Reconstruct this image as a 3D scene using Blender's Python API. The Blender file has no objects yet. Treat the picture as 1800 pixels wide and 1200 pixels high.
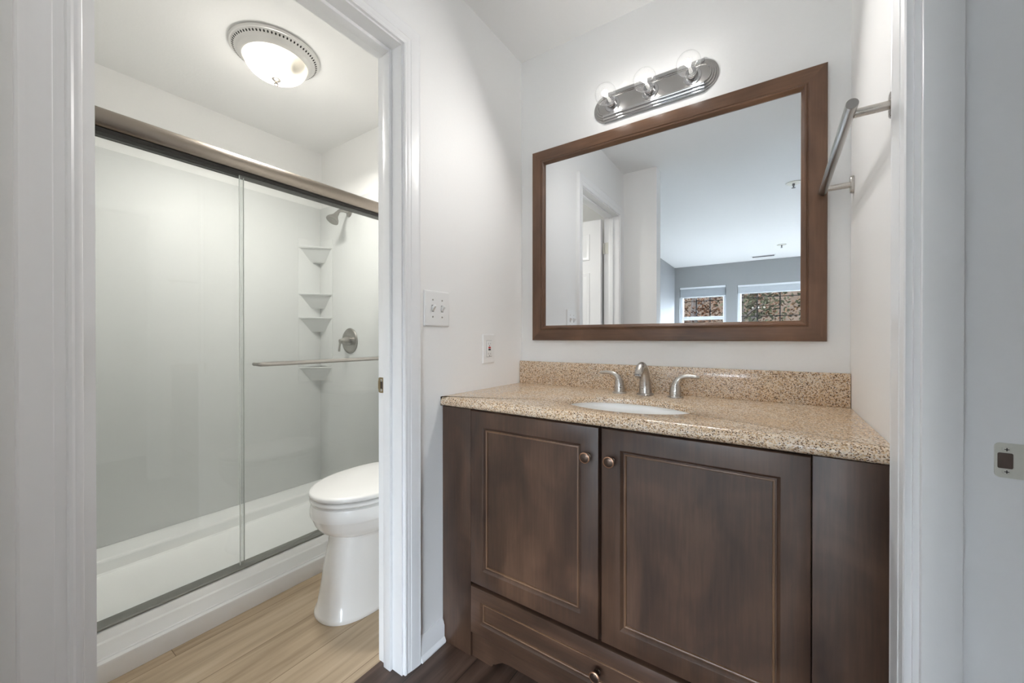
import bpy, bmesh, math, random
from mathutils import Vector
random.seed(7)
S = bpy.context.scene
COL = S.collection
R = math.radians
PI = math.pi

# ------------------------------------------------------------------ camera, world, exposure
cam_d = bpy.data.cameras.new('camera')
cam_d.sensor_width = 36.0
cam_d.lens = 679.65 / 1800 * 36
cam_d.shift_y = -3.82 / 1800
cam_d.clip_start = 0.01
cam = bpy.data.objects.new('camera', cam_d)
COL.objects.link(cam)
cam.location = (0, 0, 1.10)
cam.rotation_euler = (R(90 - 0.214), 0, R(34.135))
S.camera = cam

SKY = 46.0           # overcast daylight
BULB_FWD = 0.56       # each vanity bulb, W, forward and down
BULB_ALL = 0.34    # each vanity bulb, W, all round
DOME = 4.5           # bathroom ceiling lamp, W, downward
DOME_ALL = 0.54       # bathroom ceiling lamp, W, all round
S.view_settings.view_transform = 'Standard'
S.view_settings.look = 'None'
S.view_settings.gamma = 1
S.view_settings.exposure = 1.80
S.view_settings.use_curve_mapping = False
S.cycles.use_denoising = True
S.cycles.max_bounces = 14
S.cycles.diffuse_bounces = 8
S.cycles.glossy_bounces = 6
S.cycles.transmission_bounces = 8
S.cycles.transparent_max_bounces = 16
S.cycles.caustics_reflective = False
S.cycles.caustics_refractive = False
S.cycles.sample_clamp_indirect = 4.0

w = bpy.data.worlds.new('overcast_sky')
w.use_nodes = True
S.world = w
bgn = w.node_tree.nodes['Background']
bgn.inputs[0].default_value = (0.81, 0.885, 1.0, 1)
bgn.inputs[1].default_value = SKY

# ------------------------------------------------------------------ materials
def srgb(r, g, b):
    f = lambda c: (c / 12.92) if c <= 0.04045 else ((c + 0.055) / 1.055) ** 2.4
    return (f(r / 255), f(g / 255), f(b / 255), 1)

def new_mat(name):
    m = bpy.data.materials.new(name)
    m.use_nodes = True
    return m, m.node_tree, m.node_tree.nodes['Principled BSDF']

def plain(name, col, rough=0.5, metal=0.0, bump=0.0, bscale=60, coat=0.0, var=0.03, spec=0.5):
    m, t, b = new_mat(name)
    n = t.nodes.new('ShaderNodeTexNoise')
    tc = t.nodes.new('ShaderNodeTexCoord')
    t.links.new(tc.outputs['Object'], n.inputs['Vector'])
    n.inputs['Scale'].default_value = bscale
    n.inputs['Detail'].default_value = 3
    mx = t.nodes.new('ShaderNodeMix'); mx.data_type = 'RGBA'
    mx.inputs['A'].default_value = [c * (1 - var) for c in col[:3]] + [1]
    mx.inputs['B'].default_value = [min(1, c * (1 + var)) for c in col[:3]] + [1]
    t.links.new(n.outputs['Fac'], mx.inputs['Factor'])
    t.links.new(mx.outputs['Result'], b.inputs['Base Color'])
    b.inputs['Roughness'].default_value = rough
    b.inputs['Metallic'].default_value = metal
    b.inputs['Specular IOR Level'].default_value = spec
    b.inputs['Coat Weight'].default_value = coat
    b.inputs['Coat Roughness'].default_value = 0.12
    if bump:
        bp = t.nodes.new('ShaderNodeBump')
        bp.inputs['Strength'].default_value = bump
        bp.inputs['Distance'].default_value = 0.002
        t.links.new(n.outputs['Fac'], bp.inputs['Height'])
        t.links.new(bp.outputs['Normal'], b.inputs['Normal'])
    return m

def brushed(name, col, rough, axis_scale, bump=0.06):
    m, t, b = new_mat(name)
    tc = t.nodes.new('ShaderNodeTexCoord')
    mp = t.nodes.new('ShaderNodeMapping')
    mp.inputs['Scale'].default_value = axis_scale
    n = t.nodes.new('ShaderNodeTexNoise')
    n.inputs['Scale'].default_value = 60
    t.links.new(tc.outputs['Object'], mp.inputs['Vector'])
    t.links.new(mp.outputs['Vector'], n.inputs['Vector'])
    mr = t.nodes.new('ShaderNodeMapRange')
    mr.inputs['To Min'].default_value = rough * 0.85
    mr.inputs['To Max'].default_value = rough * 1.2
    t.links.new(n.outputs['Fac'], mr.inputs['Value'])
    t.links.new(mr.outputs['Result'], b.inputs['Roughness'])
    b.inputs['Base Color'].default_value = col
    b.inputs['Metallic'].default_value = 1
    return m

def wood(name, dark, mid, light, grain_axis='z', rough=0.36, scale=1.0, coat=0.10):
    m, t, b = new_mat(name)
    tc = t.nodes.new('ShaderNodeTexCoord')
    def noise(sc, stretch, detail, dist=0.0):
        mp = t.nodes.new('ShaderNodeMapping')
        v = [sc * scale] * 3
        v['xyz'.index(grain_axis)] = sc * scale * stretch
        mp.inputs['Scale'].default_value = v
        n = t.nodes.new('ShaderNodeTexNoise')
        n.inputs['Scale'].default_value = 1
        n.inputs['Detail'].default_value = detail
        n.inputs['Distortion'].default_value = dist
        t.links.new(tc.outputs['Object'], mp.inputs['Vector'])
        t.links.new(mp.outputs['Vector'], n.inputs['Vector'])
        return n
    fine = noise(160, 0.06, 4)
    mott = noise(7, 0.5, 3, 0.8)
    a = t.nodes.new('ShaderNodeMath'); a.operation = 'MULTIPLY'
    a.inputs[1].default_value = 0.26
    t.links.new(fine.outputs['Fac'], a.inputs[0])
    a2 = t.nodes.new('ShaderNodeMath'); a2.operation = 'MULTIPLY_ADD'
    a2.inputs[1].default_value = 0.74
    t.links.new(mott.outputs['Fac'], a2.inputs[0])
    t.links.new(a.outputs[0], a2.inputs[2])
    r = t.nodes.new('ShaderNodeValToRGB')
    r.color_ramp.elements[0].position = 0.3; r.color_ramp.elements[0].color = dark
    r.color_ramp.elements[1].position = 0.72; r.color_ramp.elements[1].color = light
    e = r.color_ramp.elements.new(0.5); e.color = mid
    t.links.new(a2.outputs[0], r.inputs['Fac'])
    t.links.new(r.outputs['Color'], b.inputs['Base Color'])
    b.inputs['Roughness'].default_value = rough
    b.inputs['Coat Weight'].default_value = coat
    b.inputs['Coat Roughness'].default_value = 0.3
    bp = t.nodes.new('ShaderNodeBump')
    bp.inputs['Strength'].default_value = 0.08
    bp.inputs['Distance'].default_value = 0.001
    t.links.new(fine.outputs['Fac'], bp.inputs['Height'])
    t.links.new(bp.outputs['Normal'], b.inputs['Normal'])
    return m

def planks(name, c_dark, c_mid, c_light, pw, pl, along, rough, seam):
    m, t, b = new_mat(name)
    tc = t.nodes.new('ShaderNodeTexCoord')
    mp = t.nodes.new('ShaderNodeMapping')
    if along == 'y':
        mp.inputs['Rotation'].default_value = (0, 0, R(90))
    t.links.new(tc.outputs['Object'], mp.inputs['Vector'])
    br = t.nodes.new('ShaderNodeTexBrick')
    br.inputs['Scale'].default_value = 1
    br.inputs['Brick Width'].default_value = pl
    br.inputs['Row Height'].default_value = pw
    br.inputs['Mortar Size'].default_value = 0.0012
    br.inputs['Mortar Smooth'].default_value = 0.1
    br.inputs['Color1'].default_value = (0, 0, 0, 1)
    br.inputs['Color2'].default_value = (1, 1, 1, 1)
    br.inputs['Mortar'].default_value = (0.5, 0.5, 0.5, 1)
    br.offset = 0.37
    t.links.new(mp.outputs['Vector'], br.inputs['Vector'])
    mp2 = t.nodes.new('ShaderNodeMapping')
    mp2.inputs['Scale'].default_value = (2.2, 26, 1)
    t.links.new(mp.outputs['Vector'], mp2.inputs['Vector'])
    ad = t.nodes.new('ShaderNodeVectorMath'); ad.operation = 'MULTIPLY_ADD'
    ad.inputs[1].default_value = (7, 3, 11)
    t.links.new(br.outputs['Color'], ad.inputs[0])
    t.links.new(mp2.outputs['Vector'], ad.inputs[2])
    n = t.nodes.new('ShaderNodeTexNoise')
    n.inputs['Scale'].default_value = 1
    n.inputs['Detail'].default_value = 6
    n.inputs['Distortion'].default_value = 0.6
    t.links.new(ad.outputs[0], n.inputs['Vector'])
    mx0 = t.nodes.new('ShaderNodeMath'); mx0.operation = 'MULTIPLY_ADD'
    mx0.inputs[1].default_value = 0.22
    t.links.new(br.outputs['Color'], mx0.inputs[0])
    sb = t.nodes.new('ShaderNodeMath'); sb.operation = 'SUBTRACT'; sb.inputs[1].default_value = 0.11
    t.links.new(n.outputs['Fac'], sb.inputs[0])
    t.links.new(sb.outputs[0], mx0.inputs[2])
    r = t.nodes.new('ShaderNodeValToRGB')
    r.color_ramp.elements[0].position = 0.28; r.color_ramp.elements[0].color = c_dark
    r.color_ramp.elements[1].position = 0.74; r.color_ramp.elements[1].color = c_light
    e = r.color_ramp.elements.new(0.5); e.color = c_mid
    t.links.new(mx0.outputs[0], r.inputs['Fac'])
    mx = t.nodes.new('ShaderNodeMix'); mx.data_type = 'RGBA'
    mx.inputs['B'].default_value = seam
    t.links.new(br.outputs['Fac'], mx.inputs['Factor'])
    t.links.new(r.outputs['Color'], mx.inputs['A'])
    t.links.new(mx.outputs['Result'], b.inputs['Base Color'])
    b.inputs['Roughness'].default_value = rough
    return m

def granite(name):
    m, t, b = new_mat(name)
    tc = t.nodes.new('ShaderNodeTexCoord')
    def vor(sc):
        v = t.nodes.new('ShaderNodeTexVoronoi')
        v.inputs['Scale'].default_value = sc
        v.inputs['Randomness'].default_value = 1
        t.links.new(tc.outputs['Object'], v.inputs['Vector'])
        s = t.nodes.new('ShaderNodeSeparateColor')
        t.links.new(v.outputs['Color'], s.inputs[0])
        return s
    v1 = vor(380)
    v2 = vor(470)
    r1 = t.nodes.new('ShaderNodeValToRGB')
    r1.color_ramp.interpolation = 'CONSTANT'
    els = [(0.0, srgb(142, 116, 92)), (0.13, srgb(196, 166, 132)), (0.32, srgb(212, 190, 164)), (0.56, srgb(228, 212, 192)), (0.84, srgb(210, 198, 184))]
    r1.color_ramp.elements[0].color = els[0][1]
    r1.color_ramp.elements[1].position = els[1][0]; r1.color_ramp.elements[1].color = els[1][1]
    for p, c in els[2:]:
        e = r1.color_ramp.elements.new(p); e.color = c
    t.links.new(v1.outputs[0], r1.inputs['Fac'])
    r2 = t.nodes.new('ShaderNodeValToRGB')
    r2.color_ramp.interpolation = 'CONSTANT'
    r2.color_ramp.elements[0].color = (1, 1, 1, 1)
    r2.color_ramp.elements[1].position = 0.075; r2.color_ramp.elements[1].color = (0, 0, 0, 1)
    t.links.new(v2.outputs[1], r2.inputs['Fac'])
    n = t.nodes.new('ShaderNodeTexNoise')
    n.inputs['Scale'].default_value = 9; n.inputs['Detail'].default_value = 3
    t.links.new(tc.outputs['Object'], n.inputs['Vector'])
    mxn = t.nodes.new('ShaderNodeMix'); mxn.data_type = 'RGBA'; mxn.blend_type = 'MULTIPLY'
    rn = t.nodes.new('ShaderNodeValToRGB')
    rn.color_ramp.elements[0].position = 0.35; rn.color_ramp.elements[0].color = (1, 0.92, 0.82, 1)
    rn.color_ramp.elements[1].position = 0.62; rn.color_ramp.elements[1].color = (1, 1, 1, 1)
    t.links.new(n.outputs['Fac'], rn.inputs['Fac'])
    mxn.inputs['Factor'].default_value = 0.8
    t.links.new(r1.outputs['Color'], mxn.inputs['A'])
    t.links.new(rn.outputs['Color'], mxn.inputs['B'])
    mx = t.nodes.new('ShaderNodeMix'); mx.data_type = 'RGBA'
    mx.inputs['B'].default_value = srgb(84, 64, 48)
    t.links.new(r2.outputs['Color'], mx.inputs['Factor'])
    t.links.new(mxn.outputs['Result'], mx.inputs['A'])
    t.links.new(mx.outputs['Result'], b.inputs['Base Color'])
    b.inputs['Roughness'].default_value = 0.16
    return m

def thin_glass(name, tint, haze=0.0, haze_col=(0.8, 0.8, 0.8, 1), ior=1.5, gloss=0.02, frost=0.0):
    """clear pane: transparent, with a Fresnel reflection and a light film of haze"""
    m = bpy.data.materials.new(name); m.use_nodes = True
    t = m.node_tree; t.nodes.clear()
    out = t.nodes.new('ShaderNodeOutputMaterial')
    tr = t.nodes.new('ShaderNodeBsdfTransparent'); tr.inputs[0].default_value = tint
    last = tr
    if haze:
        df = t.nodes.new('ShaderNodeBsdfDiffuse'); df.inputs[0].default_value = haze_col
        tl = t.nodes.new('ShaderNodeBsdfTranslucent'); tl.inputs[0].default_value = haze_col
        hm = t.nodes.new('ShaderNodeMixShader'); hm.inputs[0].default_value = frost
        t.links.new(df.outputs[0], hm.inputs[1]); t.links.new(tl.outputs[0], hm.inputs[2])
        n = t.nodes.new('ShaderNodeTexNoise'); n.inputs['Scale'].default_value = 3
        tc = t.nodes.new('ShaderNodeTexCoord'); t.links.new(tc.outputs['Object'], n.inputs['Vector'])
        mr = t.nodes.new('ShaderNodeMapRange')
        mr.inputs['To Min'].default_value = haze * 0.8; mr.inputs['To Max'].default_value = haze * 1.2
        t.links.new(n.outputs['Fac'], mr.inputs['Value'])
        h2 = t.nodes.new('ShaderNodeMixShader')
        t.links.new(mr.outputs['Result'], h2.inputs[0])
        t.links.new(tr.outputs[0], h2.inputs[1]); t.links.new(hm.outputs[0], h2.inputs[2])
        last = h2
    gl = t.nodes.new('ShaderNodeBsdfGlossy'); gl.inputs['Roughness'].default_value = gloss
    fr = t.nodes.new('ShaderNodeFresnel')
    ge = t.nodes.new('ShaderNodeNewGeometry')          # the far face of a pane reflects like the near one
    im = t.nodes.new('ShaderNodeMapRange')
    im.inputs['To Min'].default_value = ior; im.inputs['To Max'].default_value = 1 / ior
    t.links.new(ge.outputs['Backfacing'], im.inputs['Value'])
    t.links.new(im.outputs['Result'], fr.inputs['IOR'])
    ms = t.nodes.new('ShaderNodeMixShader')
    t.links.new(fr.outputs[0], ms.inputs[0]); t.links.new(last.outputs[0], ms.inputs[1]); t.links.new(gl.outputs[0], ms.inputs[2])
    t.links.new(ms.outputs[0], out.inputs[0])
    return m

def emit(name, col, st):
    m = bpy.data.materials.new(name); m.use_nodes = True
    t = m.node_tree; t.nodes.clear()
    out = t.nodes.new('ShaderNodeOutputMaterial'); e = t.nodes.new('ShaderNodeEmission')
    e.inputs[0].default_value = col; e.inputs[1].default_value = st
    t.links.new(e.outputs[0], out.inputs[0])
    return m

M = {}
M['wall'] = plain('wall_paint', (0.88, 0.877, 0.868, 1), 0.6, bump=0.12, bscale=130, var=0.01)
M['bed_wall'] = plain('bedroom_wall_paint', (0.33, 0.335, 0.34, 1), 0.6, bump=0.1, bscale=130, var=0.01)
M['ceil'] = plain('ceiling_paint', (0.85, 0.848, 0.84, 1), 0.8, bump=0.15, bscale=90, var=0.01)
M['trim'] = plain('trim_paint', (0.87, 0.87, 0.875, 1), 0.30, bump=0.08, bscale=45, var=0.012)
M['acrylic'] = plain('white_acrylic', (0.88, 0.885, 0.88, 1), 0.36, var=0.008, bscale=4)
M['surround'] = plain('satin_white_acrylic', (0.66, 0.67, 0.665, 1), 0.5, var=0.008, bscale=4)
M['china'] = plain('white_china', (0.90, 0.90, 0.89, 1), 0.16, var=0.005, bscale=4)
M['seat'] = plain('white_seat_plastic', (0.85, 0.85, 0.84, 1), 0.22, var=0.005, bscale=4)
M['plate'] = plain('white_plate_plastic', (0.84, 0.84, 0.83, 1), 0.3, var=0.005, bscale=10)
M['wood'] = wood('espresso_wood', srgb(48, 33, 25), srgb(70, 50, 38), srgb(94, 69, 53), 'z', 0.40)
M['wood_h'] = wood('espresso_wood_across', srgb(46, 32, 24), srgb(67, 48, 37), srgb(90, 66, 51), 'x', 0.34)
M['wood_edge'] = wood('rubbed_wood_edge', srgb(86, 62, 45), srgb(106, 79, 58), srgb(126, 96, 72), 'z', 0.36)
M['mwood'] = wood('mirror_frame_wood_upright', srgb(76, 52, 38), srgb(102, 73, 54), srgb(124, 91, 68), 'z', 0.40)
M['mwood_h'] = wood('mirror_frame_wood_across', srgb(76, 52, 38), srgb(104, 75, 55), srgb(128, 94, 70), 'x', 0.34)
M['dark'] = plain('dark_gap', (0.02, 0.018, 0.016, 1), 0.7)
M['granite'] = granite('speckled_granite')
M['floor'] = planks('dark_laminate', srgb(60, 45, 37), srgb(84, 65, 55), srgb(112, 90, 78), 0.14, 1.2, 'y', 0.35, srgb(30, 22, 18))
M['oak'] = planks('light_oak_plank', srgb(160, 140, 115), srgb(184, 164, 138), srgb(200, 182, 158), 0.19, 1.22, 'y', 0.42, srgb(126, 106, 84))
M['bounce_carpet'] = plain('light_bounce_carpet', srgb(162, 158, 152), 0.95, bump=0.6, bscale=260, var=0.08, spec=0.1)  # unseen carpet, added to bounce daylight up to the bedroom ceiling
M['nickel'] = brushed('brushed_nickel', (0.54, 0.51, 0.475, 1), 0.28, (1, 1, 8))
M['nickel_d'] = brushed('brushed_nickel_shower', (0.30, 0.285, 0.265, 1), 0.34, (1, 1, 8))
M['nickel_y'] = brushed('brushed_nickel_long', (0.42, 0.40, 0.375, 1), 0.30, (20, 0.4, 20))
M['header'] = brushed('bronze_nickel_header', (0.31, 0.27, 0.235, 1), 0.30, (20, 0.4, 20))
M['track'] = plain('dull_grey_track', (0.24, 0.24, 0.22, 1), 0.4)
M['chrome'] = plain('chrome', (0.52, 0.52, 0.53, 1), 0.10, 1.0, var=0.01)
M['plate_metal'] = plain('satin_chrome_plate', (0.44, 0.43, 0.42, 1), 0.22, 1.0, var=0.01)
M['bronze'] = plain('oil_rubbed_bronze', (0.10, 0.07, 0.055, 1), 0.32, 0.9, var=0.3, bscale=80)
M['copper'] = plain('worn_copper_rim', (0.42, 0.24, 0.15, 1), 0.34, 0.9, var=0.2, bscale=80)
M['satin'] = plain('satin_strike_metal', (0.74, 0.73, 0.66, 1), 0.42, 0.35, var=0.05)
M['hole'] = plain('latch_hole_brown', srgb(92, 78, 70), 0.6, var=0.25, bscale=90)
M['brass'] = plain('aged_brass', (0.38, 0.30, 0.18, 1), 0.4, 0.9, var=0.2)
M['lampring'] = plain('brushed_white_lamp_ring', (0.66, 0.65, 0.63, 1), 0.35, 0.25, var=0.02)
M['mirror'] = plain('mirror_silver', (0.77, 0.79, 0.81, 1), 0.0, 1.0, var=0.0)
M['bulbglass'] = thin_glass('clear_bulb_glass', (0.985, 0.985, 0.985, 1), haze=0.022, haze_col=(0.9, 0.9, 0.9, 1), frost=0.6, ior=1.5)
M['showerglass'] = thin_glass('shower_glass', (0.925, 0.935, 0.93, 1), haze=0.05, haze_col=(0.78, 0.79, 0.76, 1), frost=0.4, ior=1.45)
M['glassedge'] = plain('glass_edge', (0.78, 0.81, 0.79, 1), 0.2)
M['winglass'] = thin_glass('window_glass', (0.9, 0.92, 0.92, 1), ior=1.5, gloss=0.0)
M['dome'] = thin_glass('frosted_dome_glass', (0.95, 0.93, 0.88, 1), haze=0.80, haze_col=(0.92, 0.90, 0.84, 1), frost=1.0, ior=1.4, gloss=0.15)
M['filament'] = emit('bulb_filament', (1.0, 0.97, 0.93, 1), 7)
M['dome_bulb'] = emit('lit_dome_bulb', (1.0, 0.94, 0.84, 1), 20)
M['black'] = plain('black_grille', (0.02, 0.02, 0.022, 1), 0.5)
M['red'] = plain('red_button', (0.55, 0.03, 0.03, 1), 0.4)
M['grey'] = plain('grey_slot', (0.22, 0.22, 0.22, 1), 0.6)
M['blind'] = plain('white_blind', (0.60, 0.64, 0.68, 1), 0.5)
M['vinyl'] = plain('white_vinyl', (0.82, 0.85, 0.88, 1), 0.35)
M['bark'] = plain('grey_brown_bark', srgb(22, 19, 17), 0.9, var=0.3, bscale=12, spec=0.0)
M['leaf'] = [plain('rust_leaves', srgb(24, 14, 8), 0.8, var=0.4, bscale=6, spec=0.0), plain('olive_leaves', srgb(16, 16, 10), 0.8, var=0.4, bscale=6, spec=0.0),
             plain('tan_leaves', srgb(27, 19, 12), 0.8, var=0.4, bscale=6, spec=0.0)]
M['litter'] = plain('leaf_litter', srgb(15, 11, 8), 0.95, var=0.5, bscale=3, spec=0.0)

# ------------------------------------------------------------------ mesh helpers
class MB:
    def __init__(self):
        self.bm = bmesh.new()

    def box(self, x0, x1, y0, y1, z0, z1, bev=0.0, seg=2):
        bm = self.bm
        v = [bm.verts.new((x, y, z)) for z in (z0, z1) for y in (y0, y1) for x in (x0, x1)]
        fs = [(0, 2, 3, 1), (4, 5, 7, 6), (0, 1, 5, 4), (2, 6, 7, 3), (0, 4, 6, 2), (1, 3, 7, 5)]
        faces = [bm.faces.new([v[i] for i in f]) for f in fs]
        if bev:
            es = list({e for f in faces for e in f.edges})
            bmesh.ops.bevel(bm, geom=es, offset=bev, segments=seg, profile=0.5, affect='EDGES')
        return self

    def rings(self, rs, cap0=True, cap1=True, closed=True):
        bm = self.bm
        V = [[bm.verts.new(p) for p in r] for r in rs]
        n = len(V[0])
        for a, b in zip(V, V[1:]):
            for i in range(n if closed else n - 1):
                j = (i + 1) % n
                bm.faces.new((a[i], a[j], b[j], b[i]))
        if cap0:
            bm.faces.new(V[0][::-1])
        if cap1:
            bm.faces.new(V[-1])
        return self

    def tube(self, path, rad, seg=16, flat=None, cap=True):
        """round or flattened bar swept along a path; flat = (vector, factor)"""
        P = [Vector(p) for p in path]
        if not isinstance(rad, (list, tuple)):
            rad = [rad] * len(P)
        rs = []
        up = None
        for i, p in enumerate(P):
            d = (P[min(i + 1, len(P) - 1)] - P[max(i - 1, 0)]).normalized()
            if up is None:
                up = Vector((0, 0, 1)) if abs(d.z) < 0.9 else Vector((1, 0, 0))
            a = d.cross(up).normalized()
            b = a.cross(d).normalized()
            up = b
            ring = []
            for k in range(seg):
                t = 2 * PI * k / seg
                o = a * math.cos(t) * rad[i] + b * math.sin(t) * rad[i]
                if flat:
                    fv = Vector(flat[0])
                    o = o + fv * (o.dot(fv)) * (flat[1] - 1)
                ring.append(p + o)
            rs.append(ring)
        return self.rings(rs, cap, cap)

    def lathe(self, c, axis, prof, seg=32, cap0=True, cap1=True):
        """prof: (radius, distance along axis)"""
        c = Vector(c); ax = Vector(axis).normalized()
        a = ax.cross(Vector((0, 0, 1)) if abs(ax.z) < 0.9 else Vector((1, 0, 0))).normalized()
        b = ax.cross(a)
        rs = [[c + ax * h + (a * math.cos(2 * PI * k / seg) + b * math.sin(2 * PI * k / seg)) * max(r, 1e-5) for k in range(seg)] for r, h in prof]
        return self.rings(rs, cap0, cap1)

    def prism(self, pts, axis, a0, a1):
        """pts 2-D polygon in the other two axes (in x,y,z order), extruded along axis"""
        def P(p, a):
            q = list(p); q.insert('xyz'.index(axis), a); return q
        return self.rings([[P(p, a0) for p in pts], [P(p, a1) for p in pts]])

    def frame(self, O, U, V, N, u0, u1, v0, v1, prof, cap_in=False, open_bottom=False, cap_out=False):
        """rectangle swept with a profile of (inset from outer edge, height along N)"""
        O, U, V, N = map(Vector, (O, U, V, N))
        rs = []
        for d, h in prof:
            vb = v0 if open_bottom else v0 + d
            c = [(u0 + d, vb), (u0 + d, v1 - d), (u1 - d, v1 - d), (u1 - d, vb)]
            rs.append([O + U * a + V * b + N * h for a, b in c])
        bm = self.bm
        W = [[bm.verts.new(p) for p in r] for r in rs]
        n = 3 if open_bottom else 4
        for a, b in zip(W, W[1:]):
            for i in range(n):
                j = (i + 1) % 4
                bm.faces.new((a[i], a[j], b[j], b[i]))
        if open_bottom:
            for k in (0, 3):
                bm.faces.new([r[k] for r in W])
            for i in range(3):
                bm.faces.new((W[-1][i], W[-1][i + 1], W[0][i + 1], W[0][i]))
        if cap_in:
            bm.faces.new(W[-1])
        if cap_out:
            bm.faces.new(W[0])
        return self

    def build(self, name, mat, parent=None, sharp=32):
        bm = self.bm
        bmesh.ops.recalc_face_normals(bm, faces=bm.faces)
        for f in bm.faces:
            f.smooth = True
        for e in bm.edges:
            e.smooth = not (len(e.link_faces) == 2 and e.calc_face_angle(0) > R(sharp)) and len(e.link_faces) == 2
        me = bpy.data.meshes.new(name)
        off = OFF.get(parent.name, Vector()) if parent else Vector()
        if off.length:
            bmesh.ops.translate(bm, verts=bm.verts, vec=-off)
        bm.to_mesh(me); bm.free()
        me.materials.append(mat)
        o = bpy.data.objects.new(name, me)
        COL.objects.link(o)
        if parent:
            o.parent = parent
            OFF[o.name] = off
        return o

OFF = {}

def thing(name, label, cat, loc, group=None):
    o = bpy.data.objects.new(name, None)
    o.empty_display_size = 0.05
    COL.objects.link(o)
    o.location = loc
    OFF[o.name] = Vector(loc)
    return tag(o, label, cat, group)

def tag(o, label, cat, group=None):
    o['label'] = label; o['category'] = cat
    if group:
        o['group'] = group
    return o

def struct(o):
    o['kind'] = 'structure'
    return o

def copy_part(src, delta, parent):
    c = src.copy(); COL.objects.link(c); c.parent = parent; c.location = Vector(src.location) + Vector(delta)
    for ch in src.children:
        d = ch.copy(); COL.objects.link(d); d.parent = c
    return c

# ------------------------------------------------------------------ dimensions
CZ = 2.41                      # ceiling
XL, XR = -1.0, 0.193           # side walls of the vanity nook
YB = 1.5576                    # vanity wall
XBATH = -1.1165                # bathroom face of the left wall
D0, D1, DH = 0.134, 0.8366, 2.048   # bathroom doorway
YF = -4.6376                   # bedroom window wall
XBR = 2.4

# ------------------------------------------------------------------ room shell
struct(MB().box(-1.108, 1.2, -0.05, 1.7, -0.05, 0).build('floor', M['floor']))
struct(MB().box(-1.7, XBR + 0.2, YF - 0.2, -0.05, -0.05, 0.0).build('floor_bedroom', M['bounce_carpet']))
struct(MB().box(-2.9, -1.108, -0.05, 1.7, -0.05, 0).build('floor_bathroom', M['oak']))
struct(MB().box(-2.9, XBR + 0.2, YF - 0.2, 1.7, CZ, CZ + 0.08).build('ceiling', M['ceil']))
b = MB()
b.box(XBATH, XL, -0.095, D0 - 0.019, 0, CZ)
b.box(XBATH, XL, D1 + 0.019, YB, 0, CZ)
b.box(XBATH, XL, D0 - 0.019, D1 + 0.019, DH + 0.019, CZ)
struct(b.build('wall_left', M['wall']))
struct(MB().box(XBATH, 0.36, YB, 1.68, 0, CZ).build('wall_back', M['wall']))
struct(MB().box(-2.80, XBATH, 1.5236, 1.68, 0, CZ).build('wall_bathroom_end', M['wall']))
struct(MB().box(-2.80, -2.68, -0.095, 1.5236, 0, CZ).build('wall_bathroom_back', M['wall']))
struct(MB().box(-2.68, XBATH, -0.095, 0.018, 0, CZ).build('wall_bathroom_near', M['wall']))
struct(MB().box(XL, -0.745, -0.095, 0.025, 0, CZ).build('wall_return', M['wall']))
RJ0, RJ1, RJH, XRO = 0.13, 0.912, 2.048, 0.36
b = MB()
b.box(XR, XRO - 0.012, RJ1 + 0.019, YB, 0, CZ)
b.box(XR, XRO - 0.012, -0.095, RJ0 - 0.019, 0, CZ)
b.box(XR, XRO - 0.012, RJ0 - 0.019, RJ1 + 0.019, RJH + 0.019, CZ)
struct(b.build('wall_right', M['wall']))
struct(MB().box(1.10, 1.2, 0.0, 1.2, 0, CZ).build('wall_closet_back', M['wall']))
struct(MB().box(XRO - 0.012, 1.10, 1.1, 1.2, 0, CZ).build('wall_closet_far', M['wall']))
struct(MB().box(XRO - 0.012, XBR, -0.095, 0.0, 0, CZ).build('wall_bedroom_near', M['bed_wall']))
struct(MB().box(-1.67, -1.5479, YF, -0.095, 0, CZ).build('wall_bedroom_left', M['bed_wall']))

# window openings: (x0, x1, z0, z1)
W1 = (-1.462, -0.700, 0.62, 2.03)
W2 = (-0.530, 1.060, 0.62, 2.01)
W3_ADDED = (1.28, 2.25, 0.62, 2.01)   # unseen in the mirror, added to bring in more daylight
b = MB()
y0, y1 = YF - 0.14, YF
b.box(-1.67, W1[0], y0, y1, 0, CZ)
b.box(W1[1], W2[0], y0, y1, 0, CZ)
b.box(W2[1], W3_ADDED[0], y0, y1, 0, CZ)
b.box(W3_ADDED[1], XBR + 0.14, y0, y1, 0, CZ)
for q in (W1, W2, W3_ADDED):
    b.box(q[0], q[1], y0, y1, 0, q[2])
    b.box(q[0], q[1], y0, y1, q[3], CZ)
struct(b.build('wall_bedroom_window', M['bed_wall']))
W4_ADDED = (-4.45, -3.72, 0.62, 2.01)   # y0, y1, z0, z1: unseen side window, added to send daylight into the nook
b = MB()
b.box(XBR, XBR + 0.14, YF, W4_ADDED[0], 0, CZ).box(XBR, XBR + 0.14, W4_ADDED[1], 0.0, 0, CZ)
b.box(XBR, XBR + 0.14, W4_ADDED[0], W4_ADDED[1], 0, W4_ADDED[2]).box(XBR, XBR + 0.14, W4_ADDED[0], W4_ADDED[1], W4_ADDED[3], CZ)
struct(b.build('wall_bedroom_right', M['bed_wall']))

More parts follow.
